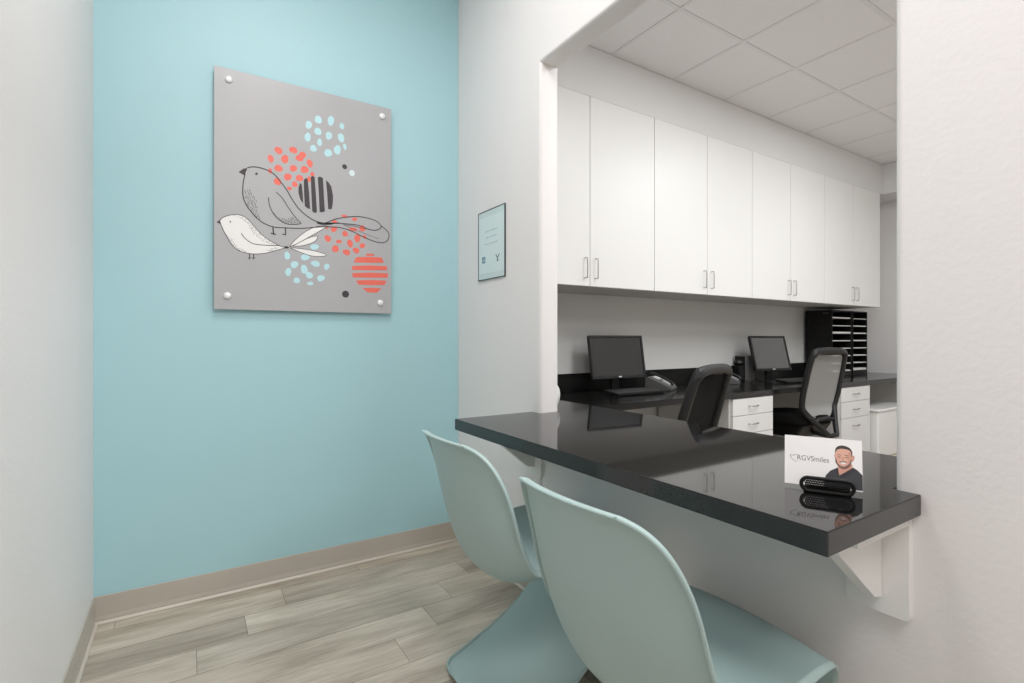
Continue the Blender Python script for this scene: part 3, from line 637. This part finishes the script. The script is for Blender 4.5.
# ------------------------------------------------------------------ desk phones
def phone(label, x, y, rz):
    t = thing('desk_phone', label, 'phone', (x, y, DT), rz, 'office phones on the black desk')
    # wedge body sloping towards the user (-y)
    MB().prism([(-.10, .0012), (.10, .0012), (.10, .095), (.075, .10), (-.10, .022)], -.10, .10, M['grey_plastic'], axis='x', bev=.003).build('phone_body', t)
    sl = Matrix.Translation((0, -.10, .0235)) @ Matrix.Rotation(math.atan2(.078, .175), 4, 'X')
    k = MB()
    for r in range(4):
        for c in range(3): k.box(-.02+c*.024, -.004+c*.024, .015+r*.022, .030+r*.022, .0005, .005, M['pale_plastic'], mx=sl)
    for r in range(6): k.box(.062, .092, .015+r*.018, .027+r*.018, .0005, .004, M['pale_plastic'], mx=sl)
    k.build('keypad', t)
    MB().box(-.02, .09, .128, .178, .0005, .004, M['pale_plastic'], mx=sl).build('display', t)
    h = MB(); h.tube([sl @ Vector(p) for p in catmull([(-.068, .0, .022), (-.068, .03, .036), (-.068, .10, .040), (-.068, .16, .036), (-.068, .19, .022)], 4)], [.02, .02, .018, .015, .013, .012, .012, .012, .012, .012, .012, .013, .015, .018, .02, .02, .02], M['black_frame'], seg=12, flat=.8)
    h.build('handset', t)
phone('grey desk phone with pale keys beside the left keyboard', 3.13, 2.74, math.radians(28))
phone('grey desk phone half hidden behind the left mesh chair, beside the black speaker box', 4.07, 2.80, math.radians(30))

# black box and round device between second phone and right monitor
MBb = MB(); MBb.box(-.075, .075, -.055, .055, .0012, .235, M['mid_grey'], bev=.003)
o = MBb.box(-.0758, -.074, -.052, .052, .006, .23, M['black']).build('speaker_box'); o.location = (4.478, 2.899, DT); tag(o, 'dark grey box-shaped speaker standing left of the right monitor', 'speaker')
t = thing('desk_gadget', 'small black upright device with shiny round top left of the grey speaker box', 'device', (4.315, 2.86, DT))
MB().box(-.045, .045, -.04, .04, .0012, .15, M['black'], bev=.008).build('device_body', t)
MB().lathe([(0, .15), (.03, .152), (.042, .168), (.042, .18), (.03, .196), (0, .20)], (0, 0, 0.001), M['black_gloss']).build('round_top', t)

# cable
mbc = MB(); mbc.tube(catmull([(4.30, 2.74, DT+.006), (4.22, 2.66, DT+.012), (4.34, 2.62, DT+.05), (4.44, 2.68, DT+.062), (4.505, 2.735, DT+.05)], 6), .0035, M['black'], seg=6)
tag(mbc.build('cable'), 'thin black cable looping on the desk behind the right monitor', 'cable')

# ------------------------------------------------------------------ tray sorters
def sorter(x0, x1, label):
    yf, yb = 2.680, 2.945; H = .70
    t = thing('tray_sorter', label, 'tray sorter', ((x0+x1)/2, yf, DT), 0, 'black tray sorters in the office corner')
    hw = (x1-x0)/2; d = yb-yf
    b = MB()
    b.box(-hw, -hw+.010, 0, d, .0012, H, M['black'], bev=.001, seg=1).box(hw-.010, hw, 0, d, .0012, H, M['black'], bev=.001, seg=1)
    b.box(-hw+.010, hw-.010, d-.008, d, .0012, H, M['black']).box(-hw+.010, hw-.010, 0, d-.008, H-.012, H, M['black']).box(-hw+.010, hw-.010, 0, d-.008, .0012, .045, M['black'])
    # faint ribs on the side panel
    for k in range(1, 9):
        b.box(-hw-.0012, -hw, .03, d-.03, .045+.078*k-.0015, .045+.078*k+.0015, M['black_frame'])
    b.build('sorter_case', t)
    n = 8; pitch = (H-.012-.045)/n
    for k in range(n):
        z = .045+pitch*k
        MB().box(-hw+.0105, hw-.0105, 0.002, d-.009, z+.001, z+.005, M['black']).build('shelf', t)
    return t, hw, d, pitch
def paper_stack(x, y, z, hw, d, th, label, sk):
    mb = MB(); n = max(2, int(th/.004))
    for k in range(n):
        a = random.uniform(-.004, .004)*sk; b = random.uniform(0, .008)*sk
        mb.box(-hw+a, hw+a, -b, d-b, th*k/n+.0003, th*(k+1)/n, M['paper'])
    o = mb.build('paper_stack'); o.location = (x, y, z); return tag(o, label, 'paper', 'paper stacks in the tray sorters')
names = ['lowest', 'second from the bottom', 'third from the bottom', 'fourth from the bottom', 'fourth from the top', 'third from the top', 'second from the top', 'top']
for (x0, x1, lab, side, ths) in ((5.665, 6.085, 'black tray sorter with shelves of paper, behind the tall grey mesh chair', 'left', (.012, .008, .010, .008, .009, .020, .007, .015)),
                           (6.115, 6.450, 'black tray sorter with shelves of paper in the corner by the right wall', 'right', (.024, .008, .010, .009, .013, .012, .010, .008))):
    t, hw, d, pitch = sorter(x0, x1, lab)
    for k in range(8):
        paper_stack((x0+x1)/2, 2.680+.004, DT+.045+pitch*k+.0052, hw-.022, d-.03, ths[k], 'stack of white paper on the %s shelf of the %s tray sorter' % (names[k], side), 1)
    if side == 'left':
        s = MB()
        for k in range(3): s.box(-hw-.0022, -hw-.0003, .035+k*.020, .048+k*.020, .662, .674, M['grey_plastic'])
        s.build('side_label', t)

# ------------------------------------------------------------------ office chairs
def office_chair(label, x, y, rz, lift, rec, meshmat):
    """origin on the floor under the seat centre; faces +y locally"""
    t = thing('office_chair', label, 'office chair', (x, y, 0), rz, 'black mesh-backed office chairs')
    # base
    b = MB()
    for k in range(5):
        a = 2*PI*k/5+.3; b.tube([(0, 0, .10), (.14*math.cos(a), .14*math.sin(a), .095), (.29*math.cos(a), .29*math.sin(a), .075)], [.028, .022, .016], M['black'], seg=8)
    b.lathe([(0, .07), (.035, .07), (.035, .13), (0, .13)], (0, 0, 0), M['black']); b.build('star_base', t)
    for k in range(5):
        a = 2*PI*k/5+.3; MB().lathe([(0, -.02), (.026, -.018), (.0262, .018), (0, .02)], (0, 0, 0), M['black'], mx=Matrix.Translation((.29*math.cos(a), .29*math.sin(a), .0275)) @ Matrix.Rotation(a, 4, 'Z') @ Matrix.Rotation(PI/2, 4, 'X')).build('caster', t)
    zs = .44+lift
    MB().lathe([(0, .131), (.027, .131), (.027, .25), (.016, .251), (.016, zs-.152), (0, zs-.152)], (0, 0, 0), M['black_frame']).build('gas_column', t)
    MB().prism([(-.13, zs-.15), (.12, zs-.15), (.20, zs-.041), (-.205, zs-.041)], -.19, .19, M['black'], axis='x', bev=.012).build('mechanism', t)
    # seat cushion
    pts = [(.24*math.copysign(abs(math.cos(a))**.6, math.cos(a)), .24*math.copysign(abs(math.sin(a))**.6, math.sin(a))) for a in [2*PI*k/32 for k in range(32)]]
    s = MB(); s.prism(pts, zs-.04, zs+.04, M['black_fabric'], bev=.018); o = s.build('seat', t); smooth_by_angle(o, .9)
    # back frame: curve in local x (across), z (up), y follows a lumbar curve
    z0 = zs-.13
    def yy(z):
        h = z-zs
        return -.205 - rec*max(0, h-.10)**1.1 - .72*max(0, .10-h)**1.15
    out = [(-.05, z0+.02), (-.115, z0+.10), (-.20, z0+.21), (-.228, z0+.32), (-.228, z0+.45), (-.222, z0+.57), (-.205, z0+.665), (-.165, z0+.692), (0, z0+.702), (.165, z0+.692), (.205, z0+.665), (.222, z0+.57), (.228, z0+.45), (.228, z0+.32), (.20, z0+.21), (.115, z0+.10), (.05, z0+.02)]
    P3 = [(a, yy(z), z) for a, z in catmull(out, 4)]
    n = len(P3); rad = [.018+.006*abs(math.sin(PI*k/n*2)) for k in range(n)]
    f = MB(); f.tube(P3, rad, M['black_frame'], seg=10, closed=True)
    # lower cross web of the Y
    f.tube([(-.125, yy(z0+.125), z0+.125), (-.06, yy(z0+.15)-.004, z0+.142), (.06, yy(z0+.15)-.004, z0+.142), (.125, yy(z0+.125), z0+.125)], .016, M['black_frame'], seg=8)
    f.build('back_frame', t)
    # thick top rail
    f = MB(); f.tube([(a, yy(z)-.004, z) for a, z in catmull([(-.205, z0+.65), (-.17, z0+.68), (0, z0+.692), (.17, z0+.68), (.205, z0+.65)], 4)], .026, M['black_frame'], seg=10, flat=.9); f.build('top_rail', t)
    # woven panel: grid inside the frame
    g = MB(); rows = []
    prof = [(z0+.155, .10), (z0+.22, .185), (z0+.32, .217), (z0+.45, .217), (z0+.57, .211), (z0+.66, .192)]
    for z, hw in catmull(prof, 4):
        rows.append([g.bm.verts.new((hw*q/6, yy(z)+.012*(1-(q/6)**2)+.0, z)) for q in range(-6, 7)])
    i = g.mi(meshmat)
    for A, B in zip(rows, rows[1:]):
        for j in range(12):
            q = g.bm.faces.new((A[j], A[j+1], B[j+1], B[j])); q.material_index = i; q.smooth = True
    g.build('mesh_back', t)
    # spine linking the back to the mechanism
    MB().tube(catmull([(0, yy(z0+.03)+.0, z0+.03), (0, yy(z0)+.03, z0+.005), (0, -.24, z0+.01), (0, -.16, z0+.02)], 4), .022, M['black_frame'], seg=10, flat=.7).build('spine', t)
    return t
office_chair('black mesh office chair leaning back between the counter and the left monitor', 2.200, 1.970, math.radians(15), -.01, .30, M['chair_mesh'])
office_chair('tall black office chair with see-through grey mesh back at the right monitor', 4.342, 2.355, math.radians(-5), .05, .22, M['mesh_grey'])

# ------------------------------------------------------------------ card in its stand on the counter
def card():
    pl = Vector((1.119, .6285)); pr = Vector((1.187, .5005)); c = (pl+pr)/2; d = (pr-pl); w = d.length/2; a = math.atan2(d.y, d.x)
    # local frame: x along the card to the viewer's right, -y towards the viewer
    lean = Matrix.Translation((0, .004, .006)) @ Matrix.Rotation(-math.radians(14), 4, 'X')
    t = thing('promo_card', 'white promotional card with a smiling bearded man and grey lettering on the black counter', 'card', (c.x, c.y, CT), a)
    h = .106
    s = MB(); s.box(-w, w, -.0006, .0006, .0, h, M['card'], mx=lean)
    def F(u, v, l=1): return lean @ Vector((-w+2*w*u, -.0006-.00015*l, h*v))
    # lettering
    mx = lean @ Matrix.Translation((-w+2*w*.165, -.00085, h*.50)) @ Matrix.Rotation(PI/2, 4, 'X')
    text_mesh(s, 'RGVSmiles', .0160, M['card_text'], mx @ Matrix.Scale(.86, 4, (1, 0, 0)))
    # tooth-like heart outline left of the lettering
    pts = catmull([(.185, .56), (.170, .60), (.135, .605), (.115, .575), (.085, .595), (.078, .555), (.10, .51), (.14, .475), (.165, .455)], 4)
    rib(s, pts, .0075, M['card_text'], lambda u, v: F(u, v, 1.2))
    def P(pts, m, l, n=0):
        q = catmull(pts, 4, True) if n else pts
        s.poly([F(u, v, l) for u, v in q], m)
    # portrait (coordinates in card fractions)
    P([(.515, .02), (.525, .15), (.545, .25), (.60, .345), (.70, .43), (.73, .34), (.85, .36), (.885, .455), (.94, .41), (.998, .32), (.998, .02)], M['shirt'], 1)
    P([(.70, .46), (.695, .40), (.715, .27), (.80, .36), (.88, .44), (.875, .52)], M['skin'], 2)
    P([(.695, .43), (.712, .27), (.70, .24), (.665, .38)], M['collar'], 3)
    P([(.885, .455), (.80, .36), (.715, .27), (.73, .22), (.83, .29), (.91, .39)], M['collar'], 3)
    P([(.664, .70), (.655, .66), (.664, .60), (.68, .64)], M['skin'], 2, 1)
    P([(.868, .60), (.875, .68), (.905, .68), (.90, .61), (.878, .57)], M['skin'], 2, 1)
    P([(.668, .70), (.666, .57), (.69, .49), (.73, .43), (.765, .415), (.81, .44), (.85, .51), (.868, .60), (.868, .72), (.85, .80), (.76, .835), (.69, .79)], M['skin_light'], 3, 1)
    P([(.862, .75), (.866, .60), (.85, .52), (.83, .49), (.82, .62), (.83, .74)], M['skin'], 3.3, 1)
    P([(.666, .60), (.668, .53), (.70, .455), (.735, .415), (.765, .402), (.81, .42), (.85, .48), (.874, .60), (.858, .585), (.84, .525), (.80, .475), (.765, .455), (.72, .475), (.69, .53), (.677, .60)], M['beard'], 4, 1)
    P([(.715, .545), (.765, .560), (.815, .55), (.80, .535), (.765, .545), (.73, .53)], M['beard'], 4, 1)
    P([(.728, .528), (.765, .535), (.80, .532), (.785, .505), (.765, .498), (.745, .505)], M['art_white'], 5, 1)
    P([(.664, .71), (.668, .78), (.69, .84), (.74, .872), (.80, .865), (.85, .83), (.876, .77), (.878, .70), (.868, .66), (.864, .745), (.84, .79), (.76, .81), (.70, .79), (.678, .75)], M['hair'], 5, 1)
    for u in (.715, .805):
        P([(u-.022, .640), (u, .648), (u+.022, .638), (u+.014, .628), (u-.014, .63)], M['beard'], 5)
        P([(u-.024, .680), (u, .690), (u+.026, .678), (u+.02, .668), (u, .678), (u-.02, .671)], M['beard'], 5)
    P([(.752, .640), (.766, .640), (.778, .585), (.764, .572), (.745, .582)], M['skin'], 4)
    s.build('printed_card', t)
    # stand: pill-shaped wire-mesh lip in front, ledge under the card, and back rest
    st_ = thing('card_stand', 'small black mesh card stand with rounded front holding the white card', 'card stand', (c.x, c.y, CT), a)
    px = .007; rw = .047; y_ = -.031
    f = MB()
    loop = []
    for k in range(24):
        an = 2*PI*k/24; r = .0135
        loop.append((px + (rw-r)*(1 if math.cos(an) > 0 else -1) + r*math.cos(an), y_, .018 + r*1.05*math.sin(an)))
    f.tube(loop, .0040, M['black'], seg=8, closed=True); f.build('front_rim', st_)
    g = MB()
    for k in range(27):
        x_ = px-rw+.008+k*(2*rw-.016)/26
        g.tube([(x_-.004, y_, .006), (x_+.004, y_, .030)], .0010, M['black'], seg=4); g.tube([(x_+.004, y_, .006), (x_-.004, y_, .030)], .0010, M['black'], seg=4)
    g.build('wire_mesh', st_)
    MB().box(px-rw+.004, px+rw-.004, y_-.002, .030, .0008, .0032, M['black'], bev=.0008, seg=1).build('ledge', st_)
    MB().prism([(.0225, .0034), (.0265, .0034), (.0335, .052), (.0295, .052)], px-rw*.7, px+rw*.7, M['black'], axis='x').build('back_rest', st_)
card()

# white round container just showing past the left jamb
mb = MB(); mb.lathe([(0, .0008), (.028, .001), (.040, .012), (.048, .04), (.050, .062), (.046, .085), (.036, .105), (.028, .112), (.025, .110), (.032, .10), (.036, .02), (0, .018)], (0, 0, 0), M['white_plastic'])
o = mb.build('vase'); o.location = (1.464, 1.965, CT); tag(o, 'small rounded white pot just showing past the left jamb behind the wall', 'pot')

# ------------------------------------------------------------------ lamps: recessed panels in both ceilings
def troffer(x, y, z, sx, sy, power, label, grp, col=(1, 1, 1), spread=None):
    t = thing('ceiling_light', label, 'ceiling light', (x, y, z), 0, grp)
    f = MB(); w = .025
    for q in ((-sx/2-w, sx/2+w, -sy/2-w, -sy/2), (-sx/2-w, sx/2+w, sy/2, sy/2+w), (-sx/2-w, -sx/2, -sy/2, sy/2), (sx/2, sx/2+w, -sy/2, sy/2)):
        f.box(*q, -.012, -.0008, M['lamp_white'])
    f.box(-sx/2, sx/2, -sy/2, sy/2, -.006, -.0008, M['lamp_white']); f.build('light_housing', t)
    l = bpy.data.lights.new('light_panel', 'AREA'); l.shape = 'RECTANGLE'; l.size = sx; l.size_y = sy; l.energy = power; l.color = col
    if spread: l.spread = spread
    lo = bpy.data.objects.new('light_panel', l); COL.objects.link(lo); lo.parent = t; lo.location = (0, 0, -.0125)
    return t
troffer(.35, 1.35, ZHALL, .6, .6, L_H1, 'square ceiling light above the waiting chairs', 'hall ceiling lights', HALL_COL)
troffer(.45, -.9, ZHALL, .6, 1.2, L_H2, 'rectangular ceiling light in the hall behind the viewer', 'hall ceiling lights', HALL_COL)
troffer(2.695, .735, ZC, .56, 1.16, L_O1, 'ceiling light panel over the office side of the counter', 'office ceiling lights', OFF_COL)
troffer(4.513, .735, ZC, .56, 1.16, L_O1, 'ceiling light panel over the middle of the office', 'office ceiling lights', OFF_COL)
troffer(3.301, -1.09, ZC, .56, 1.16, L_O1, 'ceiling light panel at the rear of the office', 'office ceiling lights', OFF_COL)

# ------------------------------------------------------------------ world, camera, view
w = bpy.data.worlds.new('World'); scn.world = w; w.use_nodes = True
w.node_tree.nodes['Background'].inputs[0].default_value = (1, 1, 1, 1); w.node_tree.nodes['Background'].inputs[1].default_value = .05
cam = bpy.data.cameras.new('Camera'); co = bpy.data.objects.new('Camera', cam); COL.objects.link(co)
cam.sensor_fit = 'HORIZONTAL'; cam.sensor_width = 36; cam.lens = 507.0/1024*36
cam.shift_y = -(341.5-338.5)/1024.
cam.clip_start = .02
co.location = (0, 0, 1.15)
co.rotation_euler = (PI/2, 0, -math.atan2(322, 507))
scn.camera = co
scn.view_settings.view_transform = 'Standard'; scn.view_settings.look = 'None'
scn.view_settings.exposure = EXPO; scn.view_settings.gamma = 1
scn.view_settings.use_curve_mapping = False
scn.cycles.max_bounces = 12; scn.cycles.diffuse_bounces = 6; scn.cycles.glossy_bounces = 5; scn.cycles.transparent_max_bounces = 12
